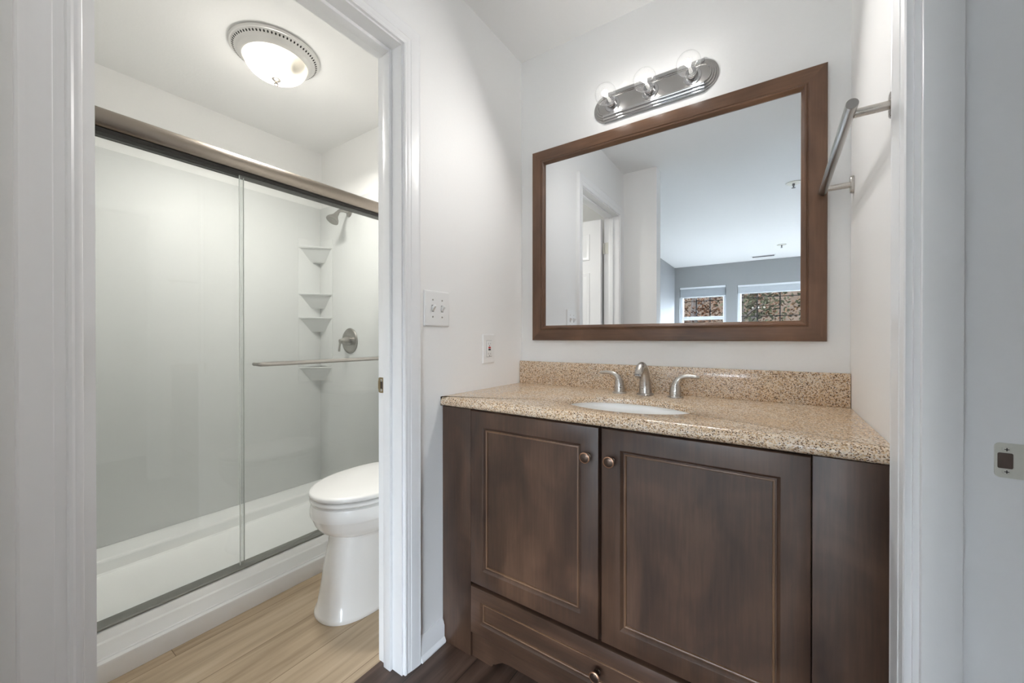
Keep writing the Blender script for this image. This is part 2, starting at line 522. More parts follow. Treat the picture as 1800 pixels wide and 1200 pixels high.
# ------------------------------------------------------------------ windows, blinds
def window(name, q, verts, hors, bottom_rail, yw):
    x0, x1, z0, z1 = q
    fr = struct(MB().frame((0, yw, 0), (1, 0, 0), (0, 0, 1), (0, 1, 0), x0 + 0.001, x1 - 0.001, z0 + 0.001, z1 - 0.001,
        [(0, 0), (0, 0.05), (0.012, 0.055), (0.045, 0.055), (0.05, 0.045), (0.055, 0.01), (0.055, 0)]).build(name, M['vinyl']))
    gx0, gx1, gz0, gz1 = x0 + 0.055, x1 - 0.055, z0 + 0.055, z1 - 0.055
    MB().box(gx0, gx1, yw + 0.014, yw + 0.018, gz0, gz1).build('pane', M['winglass'], fr)
    for vx in verts:
        MB().box(vx - 0.008, vx + 0.008, yw + 0.022, yw + 0.032, gz0, gz1).build('muntin', M['black'], fr)
    for hz in hors:
        MB().box(gx0, gx1, yw + 0.0225, yw + 0.0315, hz - 0.006, hz + 0.006).build('muntin', M['black'], fr)
    if bottom_rail:
        MB().box(gx0, gx1, yw + 0.008, yw + 0.045, bottom_rail - 0.03, bottom_rail + 0.03, 0.004).build('meeting_rail', M['vinyl'], fr)
    return fr
YWIN = YF - 0.12
window('window_1', W1, (-1.188, -0.962), (1.775, 1.15, 0.92), 1.46, YWIN)
window('window_2', W2, (-0.238, 0.081, 0.40, 0.715), (1.795, 1.47, 1.145, 0.82), None, YWIN)
window('added_window_3', W3_ADDED, (1.60, 1.93), (1.795, 1.47, 1.145, 0.82), None, YWIN)  # added window, only an extra daylight source

f4 = struct(MB().frame((XBR + 0.11, 0, 0), (0, 1, 0), (0, 0, 1), (-1, 0, 0), W4_ADDED[0] + 0.001, W4_ADDED[1] - 0.001, W4_ADDED[2] + 0.001, W4_ADDED[3] - 0.001,  # invented window that lets side light reach the nook
    [(0, 0), (0, 0.05), (0.012, 0.055), (0.045, 0.055), (0.055, 0.01), (0.055, 0)]).build('added_window_4', M['vinyl']))
MB().box(XBR + 0.094, XBR + 0.098, W4_ADDED[0] + 0.055, W4_ADDED[1] - 0.055, W4_ADDED[2] + 0.055, W4_ADDED[3] - 0.055).build('pane', M['winglass'], f4)

def blind(q, zb, label):
    x0, x1, z0, z1 = q
    t = thing('window_blind', label, 'blind', ((x0 + x1) / 2, YF - 0.05, z1), 'raised window blinds')
    MB().box(x0 + 0.006, x1 - 0.006, YF - 0.062, YF - 0.004, z1 - 0.036, z1 - 0.001, 0.003).build('headrail', M['vinyl'], t)
    b = MB()
    n = 22
    for k in range(n):
        z = z1 - 0.04 - (z1 - 0.04 - zb - 0.02) * k / n
        b.box(x0 + 0.012, x1 - 0.012, YF - 0.056, YF - 0.010, z - 0.0042, z - 0.0008)
    b.build('slat_stack', M['blind'], t)
    MB().box(x0 + 0.010, x1 - 0.010, YF - 0.056, YF - 0.010, zb, zb + 0.016, 0.003).build('bottom_rail', M['vinyl'], t)
blind(W1, 1.835, 'white blind pulled up at the narrow bedroom window, seen in the mirror')
blind(W2, 1.860, 'white blind pulled up at the wide bedroom window, seen in the mirror')

for q in (W1, W2, W3_ADDED, W4_ADDED):
    sx, sy = q[1] - q[0], q[3] - q[2]
    if q is W4_ADDED:
        loc, rot = (XBR - 0.01, (q[0] + q[1]) / 2, (q[2] + q[3]) / 2), (R(90), 0, R(90))
    else:
        loc, rot = ((q[0] + q[1]) / 2, YF + 0.01, (q[2] + q[3]) / 2), (R(90), 0, 0)
    L = bpy.data.lights.new('daylight_portal', 'AREA'); L.shape = 'RECTANGLE'; L.size = sx; L.size_y = sy
    L.cycles.is_portal = True
    o = bpy.data.objects.new('daylight_portal', L); COL.objects.link(o); o.location = loc; o.rotation_euler = rot

# ------------------------------------------------------------------ woods outside the bedroom windows
b = MB()
N = 24
rs = []
for j in range(N + 1):
    y = 4.0 - 50 * j / N
    rs.append([(-26 + 52 * i / N, y, -0.4 + 0.2 * max(0, -y - 9) + random.uniform(-.15, .15)) for i in range(N + 1)])
b.rings(rs, False, False, closed=False)
gr = struct(b.build('ground_outside', M['litter']))
tree_kinds = ['bare grey trunk with a few rust leaves outside the bedroom window', 'olive leaved tree outside the bedroom window', 'tan leaved tree outside the bedroom window']
def tree(x, y, kind, h, n_leaf):
    zb = -0.4 + 0.2 * max(0, -y - 9)
    t = thing('tree', tree_kinds[kind] + ' seen in the mirror', 'tree', (x, y, zb), 'trees outside, ' + ['rust', 'olive', 'tan'][kind])
    lean = random.uniform(-.3, .3)
    P = [(x + lean * s * s + random.uniform(-.04, .04), y, zb - 0.1 + h * s) for s in (0, .15, .3, .5, .75, 1)]
    b = MB().tube(P, [h * .02 * k for k in (1.2, 1, .9, .7, .45, .1)], 8)
    tips = []
    for k in range(7):
        a = random.uniform(0, 2 * PI); s = random.uniform(.12, .8)
        o = Vector((x + lean * s * s, y, zb + h * s))
        e = o + Vector((math.cos(a), math.sin(a), random.uniform(.3, .9))) * h * random.uniform(.09, .14)
        b.tube([o, o.lerp(e, .5) + Vector((0, 0, .06)), e], [h * .007, h * .005, h * .002], 5)
        tips += [o.lerp(e, .6), e]
    b.build('trunk', M['bark'], t)
    f = MB()
    for k in range(n_leaf):
        c = random.choice(tips) + Vector([max(-.7, min(.7, random.gauss(0, h * .06))) for _ in range(3)])
        c.z = max(c.z, zb + .4)
        u = Vector([random.uniform(-1, 1) for _ in range(3)]).normalized() * random.uniform(.03, .075)
        v = u.orthogonal().normalized() * random.uniform(.02, .05)
        f.bm.faces.new([f.bm.verts.new(p) for p in (c - u, c + v, c + u, c - v)])
    f.build('foliage', M['leaf'][kind], t)
for k in range(12):
    x = -7.2 + 3.3 * (k % 4) + (1.6 if (k // 4) % 2 else 0) + random.uniform(-.2, .2)
    y = YF - 4.0 - 3.3 * (k // 4) + random.uniform(-.2, .2)
    tree(x, y, (0, 2, 1, 0, 2)[k % 5], random.uniform(5, 6.5), 1600)

# ------------------------------------------------------------------ trim: casings, jambs, baseboard
CAS = [(0.0635, 0), (0.0635, 0.0085), (0.060, 0.0105), (0.056, 0.0105), (0.0535, 0.0085), (0.051, 0.0095), (0.045, 0.011), (0.040, 0.0112), (0.0385, 0.0125),
       (0.012, 0.0155), (0.006, 0.0155), (0.0035, 0.0165), (0.001, 0.0150), (0, 0.013), (0, 0)]
rv = 0.006
cw = 0.0635
def casing(name, x, nx, y0, y1, zt):
    b = MB().frame((x, 0, 0), (0, 1, 0), (0, 0, 1), (nx, 0, 0), y0 - rv - cw, y1 + rv + cw, 0, zt + rv + cw, CAS[::-1] if False else [(d, h) for d, h in reversed(CAS)], open_bottom=True)
    return struct(b.build(name, M['trim'], sharp=24))
casing('trim_1', XL, 1, D0, D1, DH)
casing('trim_2', XBATH, -1, D0, D1, DH)
casing('trim_3', XR, -1, RJ0, RJ1, RJH)
def jamb(name, xa, xb, y0, y1, zt, s0, s1):
    b = MB()
    b.box(xa, xb, y0 - 0.019, y0, 0, zt + 0.019)
    b.box(xa, xb, y1, y1 + 0.019, 0, zt + 0.019)
    b.box(xa, xb, y0, y1, zt, zt + 0.019)
    st = 0.0115
    b.box(s0, s1, y0, y0 + st, 0, zt, 0.002)
    b.box(s0, s1, y1 - st, y1, 0, zt, 0.002)
    b.box(s0, s1, y0 + st, y1 - st, zt - st, zt, 0.002)
    return struct(b.build(name, M['trim']))
jamb('trim_4', XBATH, XL, D0, D1, DH, -1.079, -1.045)
jamb('trim_5', XR, XRO, RJ0, RJ1, RJH, 0.2005, 0.2475)
# baseboard between casing and vanity
def base_prof(t=0.013):
    return [(0, 0), (0.020, 0), (0.021, 0.006), (0.018, 0.013), (t, 0.020), (t, 0.060), (t - 0.003, 0.066), (t - 0.003, 0.070), (t - 0.008, 0.079), (t - 0.009, 0.083), (0, 0.083)]
b = MB().prism([(XL + p[0], p[1]) for p in base_prof()], 'y', D1 + rv + cw + 0.001, 1.020)
struct(b.build('baseboard_left', M['trim']))
b = MB().prism([(p[0] + 0.025, p[1]) for p in base_prof()], 'x', XL + 0.001, -0.746)
struct(b.build('baseboard_return', M['trim']))

# ------------------------------------------------------------------ bathroom door, swung open
dr = struct(MB().frame((0, 0.1745, 0), (1, 0, 0), (0, 0, 1), (0, 1, 0), -1.742, XBATH - 0.0175, 0.012, 2.036, [(0, -0.035), (0, 0)], cap_out=True, cap_in=True).build('door_1', M['trim']))
for (z0, z1) in ((0.16, 0.86), (1.0, 1.62), (1.72, 1.93)):
    for xa, xb in ((-1.635, -1.46), (-1.40, -1.225)):
        MB().frame((0, 0.1747, 0), (1, 0, 0), (0, 0, 1), (0, 1, 0), xa, xb, z0, z1,
            [(0, 0), (0.004, 0.004), (0.012, 0.004), (0.02, 0.0005), (0.03, 0.001), (0.045, 0.005)], cap_in=True).build('raised_panel', M['trim'], dr)
for zc in (0.28, 1.05, 1.81):
    MB().lathe((XBATH - 0.0085, D0 + 0.0005, zc - 0.044), (0, 0, 1), [(0.0055, 0), (0.0055, 0.088)], 12).box(XBATH + 0.001, XBATH + 0.03, D0 + 0.0004, D0 + 0.0016, zc - 0.044, zc + 0.044).build('hinge', M['satin'], dr)
MB().lathe((-1.69, 0.1749, 0.93), (0, 1, 0), [(0.031, 0), (0.031, 0.004), (0.02, 0.008), (0.011, 0.012), (0.011, 0.03), (0.022, 0.037), (0.027, 0.048), (0.024, 0.06), (0.012, 0.066)], 24).build('knob', M['nickel'], dr)

# strike plates
def round_rect(u0, u1, v0, v1, r, n=4):
    out = []
    for cx, cy, a0 in ((u1 - r, v1 - r, 0), (u0 + r, v1 - r, 90), (u0 + r, v0 + r, 180), (u1 - r, v0 + r, 270)):
        for k in range(n + 1):
            a = R(a0 + 90 * k / n)
            out.append((cx + r * math.cos(a), cy + r * math.sin(a)))
    return out
def strike(label, y, u0, u1, v0, v1, hole, mat, lip_dir, lip):
    t = thing('strike_plate', label, 'strike plate', ((u0 + u1) / 2, y, (v0 + v1) / 2))
    o = round_rect(u0, u1, v0, v1, 0.006)
    i = round_rect(*hole, 0.0022)
    q = lambda P, yy: [(a, yy, c) for a, c in P]
    MB().rings([q(i, y - 0.0004), q(i, y - 0.0019), q(o, y - 0.0019), q(o, y - 0.0004)], False, False).build('plate', mat, t, sharp=40)
    MB().prism([(a, c) for a, c in round_rect(hole[0] - .001, hole[1] + .001, hole[2] - .001, hole[3] + .001, 0.002)], 'y', y - 0.0011, y - 0.0003).build('latch_hole', M['hole'], t)
    ux = hole[0] + 0.009 if lip_dir > 0 else (hole[0] + hole[1]) / 2
    for vz in (v0 + 0.0095, v1 - 0.0095):
        s = MB().lathe((ux, y - 0.0019, vz), (0, -1, 0), [(0.0046, 0), (0.0044, 0.0008), (0.002, 0.0011)], 16).build('screw', M['satin'], t)
        MB().box(ux - 0.0024, ux + 0.0024, y - 0.0036, y - 0.0029, vz - 0.0005, vz + 0.0005).box(ux - 0.0005, ux + 0.0005, y - 0.0036, y - 0.0029, vz - 0.0024, vz + 0.0024).build('cross_slot', M['dark'], s)
    ua = u1 if lip_dir > 0 else u0
    pr = []
    for k in range(7):
        s = k / 6
        pr.append((ua - lip_dir * 0.012 + lip_dir * (lip + 0.012) * s, y - 0.0022 + 0.010 * max(0, s - .45) ** 1.5))
    zc = (v0 + v1) / 2
    hw = (v1 - v0) * 0.27
    MB().rings([[(a, c, zc - hw), (a, c, zc + hw), (a, c - 0.0014, zc + hw), (a, c - 0.0014, zc - hw)] for a, c in pr]).build('lip', mat, t)
    return t
strike('satin metal strike plate with square hole on the right door jamb', RJ1, 0.2815, 0.331, 0.8865, 0.9395, (0.2845, 0.3005, 0.9005, 0.9245), M['satin'], 1, 0.022)
strike('small brass strike plate on the bathroom door jamb beside the toilet', D1, -1.1155, -1.0885, 0.914, 0.966, (-1.108, -1.0935, 0.926, 0.952), M['brass'], -1, 0.006)

# ------------------------------------------------------------------ vanity cabinet
van = thing('vanity_cabinet', 'dark espresso wood vanity cabinet under the granite countertop', 'cabinet', (-0.40, 1.3, 0))
YFR = 1.016    # door faces
b = MB()
b.box(-0.864, -0.846, YFR + 0.024, 1.53, 0.088, 0.854).box(0.049, 0.067, YFR + 0.024, 1.53, 0.088, 0.854)
b.box(-0.8455, 0.0485, YFR + 0.024, 1.53, 0.088, 0.106).box(-0.8455, 0.0485, 1.518, 1.53, 0.1065, 0.854)
for z0, z1 in ((0.1065, 0.112), (0.235, 0.275), (0.83, 0.854)):
    b.box(-0.8455, 0.0485, YFR + 0.024, YFR + 0.043, z0, z1)
b.box(-0.415, -0.379, YFR + 0.0245, YFR + 0.0425, 0.2755, 0.8295)
b.build('body', M['wood'], van)
MB().box(-0.998, -0.8655, YFR + 0.006, YFR + 0.026, 0.0005, 0.854, 0.0015).build('filler_panel', M['wood'], van)
MB().box(0.0668, 0.192, YFR + 0.006, YFR + 0.026, 0.0005, 0.854, 0.0015).build('filler_panel', M['wood'], van)
DOORP = [(0, -0.0215), (0, -0.005), (0.002, -0.0015), (0.006, 0), (0.053, 0), (0.0555, -0.002), (0.0600, -0.0085), (0.0625, -0.0085)]
BEADP = [(0.0620, -0.0090), (0.0630, -0.0062), (0.0652, -0.0055), (0.0672, -0.0066), (0.0682, -0.0115)]
def front(name, x0, x1, z0, z1, mat, panel_mat, sc=1.0):
    pr = [(d * (sc if d > 0.01 else 1), h) for d, h in DOORP]
    bp = [(0.0625 * sc - 0.0005 + (d - 0.0620), h) for d, h in BEADP]
    d = MB().frame((0, YFR, 0), (1, 0, 0), (0, 0, 1), (0, -1, 0), x0, x1, z0, z1, pr).build(name, mat, van)
    MB().frame((0, YFR, 0), (1, 0, 0), (0, 0, 1), (0, -1, 0), x0, x1, z0, z1, bp).build('bead', M['wood_edge'], d)
    i = bp[-1][0] - 0.001
    MB().box(x0 + i, x1 - i, YFR + 0.0112, YFR + 0.021, z0 + i, z1 - i).build('panel', panel_mat, d)
    return d
dL = front('door', -0.8625, -0.4005, 0.2625, 0.852, M['wood'], M['wood'])
dR = front('door', -0.3935, 0.0655, 0.2625, 0.852, M['wood'], M['wood'])
dw = front('drawer', -0.8625, 0.0655, 0.0895, 0.2515, M['wood_h'], M['wood_h'], 0.80)
def knob(parent, x, z):
    k = MB().lathe((x, YFR, z), (0, -1, 0), [(0.0095, 0), (0.0095, 0.002), (0.0055, 0.004), (0.005, 0.012), (0.009, 0.0165), (0.0145, 0.019), (0.0155, 0.022)], 24, True, False).build('knob', M['bronze'], parent)
    MB().lathe((x, YFR, z), (0, -1, 0), [(0.0155, 0.022), (0.0150, 0.0245), (0.0128, 0.0256), (0.0122, 0.0248)], 24, False, False).build('rim', M['copper'], k)
    MB().lathe((x, YFR, z), (0, -1, 0), [(0.0122, 0.0248), (0.009, 0.0262), (0.004, 0.0268), (0.0005, 0.0270)], 24, False, True).build('cap', M['bronze'], k)
knob(dL, -0.4325, 0.769)
knob(dR, -0.3640, 0.769)
knob(dw, -0.4030, 0.176)
# valance with bracket feet
vp = [(-0.8635, 0.0005), (-0.782, 0.0005), (-0.776, 0.004), (-0.774, 0.011), (-0.764, 0.015), (-0.752, 0.024), (-0.735, 0.034), (-0.71, 0.038),
      (-0.09, 0.038), (-0.065, 0.034), (-0.048, 0.024), (-0.036, 0.015), (-0.026, 0.011), (-0.024, 0.004), (-0.018, 0.0005), (0.0665, 0.0005), (0.0665, 0.0850), (-0.8635, 0.0850)]
MB().prism(vp, 'y', YFR + 0.013, YFR + 0.026).build('valance', M['wood_h'], van)
MB().box(-0.864, 0.067, YFR + 0.06, YFR + 0.075, 0.0005, 0.0875).build('toe_board', M['dark'], van)

# ------------------------------------------------------------------ granite countertop with the sink cut-out
SX, SY, SA, SB = -0.39, 1.22, 0.20, 0.130
ZT = 0.888
CX0, CX1, CY0, CY1 = XL + 0.001, XR - 0.001, 1.012, YB - 0.001
def rect_loop(n=96, yf=CY0):
    out = []
    ang = sorted([2 * PI * k / n for k in range(n)] + [math.atan2(y - SY, x - SX) % (2 * PI) for x in (CX0, CX1) for y in (CY0, CY1)])
    for a in ang:
        c, s = math.cos(a), math.sin(a)
        ts = []
        if abs(c) > 1e-9:
            ts.append(((CX1 if c > 0 else CX0) - SX) / c)
        if abs(s) > 1e-9:
            ts.append(((CY1 if s > 0 else CY0) - SY) / s)
        tt = min(ts)
        out.append((SX + c * tt, SY + s * tt, a))
    return out
RL = rect_loop()
def outer(yf, z):
    return [(x, yf if y < CY0 + 1e-5 else y, z) for x, y, a in RL]
def hole(k, z):
    return [(SX + (SA + k) * math.cos(a), SY + (SB + k) * math.sin(a), z) for x, y, a in RL]
b = MB()
bot = ZT - 0.033
OG = [(0.014, ZT), (0.012, ZT - 0.0008), (0.0085, ZT - 0.0035), (0.0075, ZT - 0.007), (0.0055, ZT - 0.009), (0.002, ZT - 0.012), (0.0002, ZT - 0.017), (0.0008, ZT - 0.023), (0.004, ZT - 0.029), (0.010, bot + 0.0005), (0.013, bot)]
rs = [hole(0.0, ZT - 0.019), hole(0.0, ZT - 0.005), hole(0.0015, ZT - 0.0015), hole(0.005, ZT)] + [outer(CY0 + d, z) for d, z in OG] + [outer(CY0 + 0.05, bot), outer(CY0 + 0.05, ZT - 0.019)]
b.rings(rs + [rs[0]] if False else rs, False, False)
bm = b.bm
bm.verts.ensure_lookup_table()
nl = len(RL)
n_r = len(rs)
for i in range(nl):
    j = (i + 1) % nl
    bm.faces.new([bm.verts[(n_r - 1) * nl + i], bm.verts[(n_r - 1) * nl + j], bm.verts[j], bm.verts[i]])
ct = b.build('countertop', M['granite'])
tag(ct, 'tan speckled granite countertop with an oval sink cut-out on the vanity', 'countertop')
bs = MB().box(CX0 + 0.0015, CX1 - 0.0005, YB - 0.0215, YB - 0.0005, ZT + 0.0003, ZT + 0.1035, 0.0012).build('backsplash', M['granite'])
tag(bs, 'narrow speckled granite backsplash strip below the mirror', 'backsplash')

# ------------------------------------------------------------------ undermount sink
sk = thing('sink', 'white oval undermount sink in the granite countertop', 'sink', (SX, SY, ZT - 0.16))
n = 56
def ell(a, b_, z, cy=SY):
    return [(SX + a * math.cos(2 * PI * k / n), cy + b_ * math.sin(2 * PI * k / n), z) for k in range(n)]
zt = ZT - 0.0196
prof = [(SA + .03, SB + .03, zt - .008), (SA + .03, SB + .03, zt), (SA + .006, SB + .006, zt), (SA + .003, SB + .003, zt - .004), (SA - .003, SB - .003, zt - .02), (SA - .015, SB - .012, zt - .055), (SA - .04, SB - .03, zt - .09), (SA - .08, SB - .06, zt - .115), (SA - .13, SB - .095, zt - .126), (.024, .024, zt - .130)]
inn = [ell(*p) for p in prof]
outp = [(.03, .03, zt - .142), (SA - .12, SB - .085, zt - .138), (SA - .07, SB - .05, zt - .127), (SA - .03, SB - .02, zt - .10), (SA - .002, SB, zt - .055), (SA + .01, SB + .01, zt - .02), (SA + .03, SB + .03, zt - .008)]
MB().rings(inn + [ell(*p) for p in outp], False, False).build('bowl', M['china'], sk, sharp=50)
MB().lathe((SX, SY, zt - .1305), (0, 0, 1), [(.026, 0), (.026, .002), (.02, .003), (.018, .001), (.016, .004), (.004, .005)], 24).build('drain', M['nickel'], sk)

# ------------------------------------------------------------------ widespread faucet
fx, fy = -0.398, 1.474
fa = thing('faucet', 'brushed nickel widespread faucet behind the oval sink', 'faucet', (fx, fy, ZT))
z0 = ZT + 0.0004
def bez(P, n=18):
    """Catmull-Rom through tuples (x, y, z, r)"""
    out = []
    for i in range(len(P) - 1):
        p0, p1, p2, p3 = P[max(i - 1, 0)], P[i], P[i + 1], P[min(i + 2, len(P) - 1)]
        m_ = max(2, n // (len(P) - 1))
        for k in range(m_):
            t = k / m_
            out.append(tuple(0.5 * (2 * b + (c - a) * t + (2 * a - 5 * b + 4 * c - d) * t * t + (3 * b - a - 3 * c + d) * t ** 3) for a, b, c, d in zip(p0, p1, p2, p3)))
    out.append(P[-1])
    return [p[:3] for p in out], [p[3] for p in out]
P, r = bez([(fx, fy, z0 + 0.006, .0235), (fx, fy - .001, z0 + .035, .0210), (fx, fy - .006, z0 + .065, .0180), (fx, fy - .018, z0 + .093, .0158), (fx, fy - .040, z0 + .1085, .0150), (fx, fy - .064, z0 + .105, .0148), (fx, fy - .082, z0 + .089, .0145), (fx, fy - .088, z0 + .079, .0142)], 36)
sp = MB().tube(P, r, 24).build('spout', M['nickel'], fa, sharp=50)
MB().lathe((fx, fy, z0), (0, 0, 1), [(.031, 0), (.031, .003), (.0285, .0055), (.0240, .007)], 32).build('base_ring', M['nickel'], sp)
MB().lathe((fx, fy - .0883, z0 + .0788), (0, -.45, -1), [(.012, 0), (.012, .006), (.010, .007)], 24).build('aerator', M['chrome'], sp)
def handle(hx, hy, s):
    P, r = bez([(hx, hy, z0 + .006, .0205), (hx, hy, z0 + .026, .0190), (hx + s * .002, hy, z0 + .046, .0150), (hx + s * .010, hy, z0 + .063, .0105), (hx + s * .026, hy - .001, z0 + .074, .0080), (hx + s * .048, hy - .002, z0 + .0768, .0070), (hx + s * .068, hy - .003, z0 + .0755, .0062), (hx + s * .079, hy - .003, z0 + .0745, .0030)], 36)
    h = MB().tube(P, r, 20).build('handle', M['nickel'], fa, sharp=50)
    MB().lathe((hx, hy, z0), (0, 0, 1), [(.0265, 0), (.0265, .0025), (.0245, .005), (.0195, .0055), (.0195, .008)], 32).build('base_ring', M['nickel'], h)
handle(-0.493, 1.4655, -1)
handle(-0.2910, 1.4675, 1)

# ------------------------------------------------------------------ framed mirror
MX0, MX1, MZ0, MZ1 = -0.9295, 0.1362, 1.089, 1.9535
mi = thing('mirror', 'large rectangular mirror in a brown wood frame above the vanity', 'mirror', ((MX0 + MX1) / 2, YB, MZ0))
YM = YB - 0.0005
fp = [(0, 0.0005), (0, 0.0165), (0.003, 0.0205), (0.006, 0.0215), (0.046, 0.0225), (0.0485, 0.0205), (0.0500, 0.0205), (0.0535, 0.0240), (0.0575, 0.0240), (0.0605, 0.0205), (0.0635, 0.0150), (0.0665, 0.0130), (0.0665, 0.0085)]
# four mitred members in one frame: rails take the across-grain timber, stiles the upright one
b = MB().frame((0, YM, 0), (1, 0, 0), (0, 0, 1), (0, -1, 0), MX0, MX1, MZ0, MZ1, fp)
fo = b.build('frame', M['mwood'], mi, sharp=28)
fo.data.materials.append(M['mwood_h'])
for p in fo.data.polygons:
    vs = [fo.data.vertices[i].co for i in p.vertices]
    if max(v.x for v in vs) - min(v.x for v in vs) > 0.8:
        p.material_index = 1
MB().box(MX0 + 0.064, MX1 - 0.064, YM - 0.0105, YM - 0.002, MZ0 + 0.064, MZ1 - 0.064).build('glass', M['mirror'], mi)

# ------------------------------------------------------------------ three-bulb vanity light
VX, VZ = -0.398, 2.052
vl = thing('vanity_light', 'chrome three-bulb vanity light bar above the mirror', 'light fixture', (VX, YB, VZ))
def stad(hl, r, y, n=20):
    out = []
    for k in range(n + 1):
        a = R(-90 + 180 * k / n); out.append((VX + hl + r * math.cos(a), y, VZ + r * math.sin(a)))
    for k in range(n + 1):
        a = R(90 + 180 * k / n); out.append((VX - hl + r * math.cos(a), y, VZ + r * math.sin(a)))
    return out
HL = 0.1765
rr = []
r_ = 0.0575; yy = YB - 0.0005
steps = [(r_, 0), (r_, .004), (r_ - .002, .0055), (r_ - .0065, .0055), (r_ - .007, .010), (r_ - .009, .0115), (r_ - .0135, .0115), (r_ - .014, .016), (r_ - .016, .0175), (r_ - .0205, .0175), (r_ - .021, .022), (r_ - .023, .0235), (r_ - .026, .0235), (r_ - .0265, .020)]
MB().rings([stad(HL, a, yy - h) for a, h in steps], True, True).build('back_plate', M['plate_metal'], vl, sharp=25)
# raised square-cut bands along the straight top and bottom
b = MB()
for sgn in (1, -1):
    pr = [(YB - 0.0008, r_ + .002), (YB - 0.010, r_ + .002), (YB - 0.012, r_ - .001), (YB - 0.012, r_ - .005), (YB - 0.018, r_ - .006), (YB - 0.0195, r_ - .009), (YB - 0.0195, r_ - .013), (YB - 0.0255, r_ - .014), (YB - 0.027, r_ - .017), (YB - 0.027, r_ - .022), (YB - 0.018, r_ - .024), (YB - 0.0008, r_ - .024)]
    b.prism([(y, VZ + sgn * z) for y, z in pr], 'x', VX - HL - 0.012, VX + HL + 0.012)
b.build('stepped_band', M['chrome'], vl, sharp=25)
YS = YB - 0.021
BY, BR_ = 1.459, 0.0405
first = None
for i, bx in enumerate((-0.5475, -0.398, -0.2485)):
    if first is None:
        so = MB().lathe((bx, YS, VZ), (0, -1, 0), [(.031, 0), (.030, .002), (.021, .0035), (.0205, .006), (.0205, .026), (.0195, .028), (.0175, .028), (.0175, .012)], 28).build('socket', M['chrome'], vl, sharp=30)
        g = []
        for k in range(17):
            a = -PI / 2 + PI * k / 16 * 0.995
            g.append((a))
        gp = [(.0125, .029), (.0135, .034), (.018, .0375)]
        cy = YS - BY
        for k in range(1, 17):
            a = R(-64) + (R(90) - R(-64)) * k / 16
            gp.append((max(BR_ * math.cos(a), 0.0004), cy + BR_ * math.sin(a)))
        bu = MB().lathe((bx, YS, VZ), (0, -1, 0), gp, 32, False, True).build('bulb', M['bulbglass'], vl, sharp=60)
        st = MB().tube([(bx, YS - .028, VZ), (bx, YS - .045, VZ), (bx, BY + .012, VZ)], [.007, .0055, .003], 10).build('stem', M['plate'], bu)
        f = MB()
        for k in range(6):
            a = R(30 + 60 * k)
            dx, dz = math.cos(a), math.sin(a)
            f.tube([(bx + dx * .004, BY + .010, VZ + dz * .004), (bx + dx * .010, BY - .012, VZ + dz * .010)], .0024, 6)
        f.build('filament', M['filament'], bu)
        first = (so, bu, bx)
    else:
        copy_part(first[0], (bx - first[2], 0, 0), vl)
        copy_part(first[1], (bx - first[2], 0, 0), vl)
    for kind, pw in (('AREA', BULB_FWD), ('POINT', BULB_ALL)):
        L = bpy.data.lights.new('vanity_bulb_light', kind)
        L.energy = pw; L.color = (1.0, 0.975, 0.945)
        o = bpy.data.objects.new('vanity_bulb_light', L); COL.objects.link(o)
        o.parent = vl
        if kind == 'AREA':
            L.shape = 'DISK'; L.size = 0.05; L.spread = R(170)
            o.rotation_euler = (R(-90 + 40), 0, 0)
        else:
            L.shadow_soft_size = 0.010
        o.location = Vector((bx, BY - (.038 if kind == 'AREA' else 0), VZ - (.031 if kind == 'AREA' else 0))) - OFF[vl.name]

# ------------------------------------------------------------------ towel bar on the right wall
tb = thing('towel_bar', 'brushed nickel towel bar on the wall right of the mirror', 'towel bar', (XR, 1.27, 1.553))
TX, TZ = 0.1235, 1.551
MB().lathe((TX, 0.985, TZ), (0, 1, 0), [(.0096, 0), (.0102, .0008), (.0102, .5535), (.0096, .5545)], 28).build('bar', M['nickel_y'], tb)
p0 = None
for yp in (1.032, 1.505):
    if p0 is None:
        p0 = MB().tube([(TX + .0090, yp, TZ), (XR - .0085, yp, TZ)], .0085, 20).build('post', M['nickel'], tb)
        q = [[(x, yp + (0.0145 * k) * math.cos(2 * PI * i / 32), TZ + (0.0125 * k) * math.sin(2 * PI * i / 32) + (0.0128 if math.sin(2 * PI * i / 32) > 0 else -0.0128)) for i in range(32)] for x, k in ((XR - .0005, 1), (XR - .0070, 1), (XR - .0085, .9))]
        p1 = MB().rings(q).build('wall_flange', M['nickel'], tb)
    else:
        copy_part(p0, (0, yp - 1.032, 0), tb); copy_part(p1, (0, yp - 1.032, 0), tb)

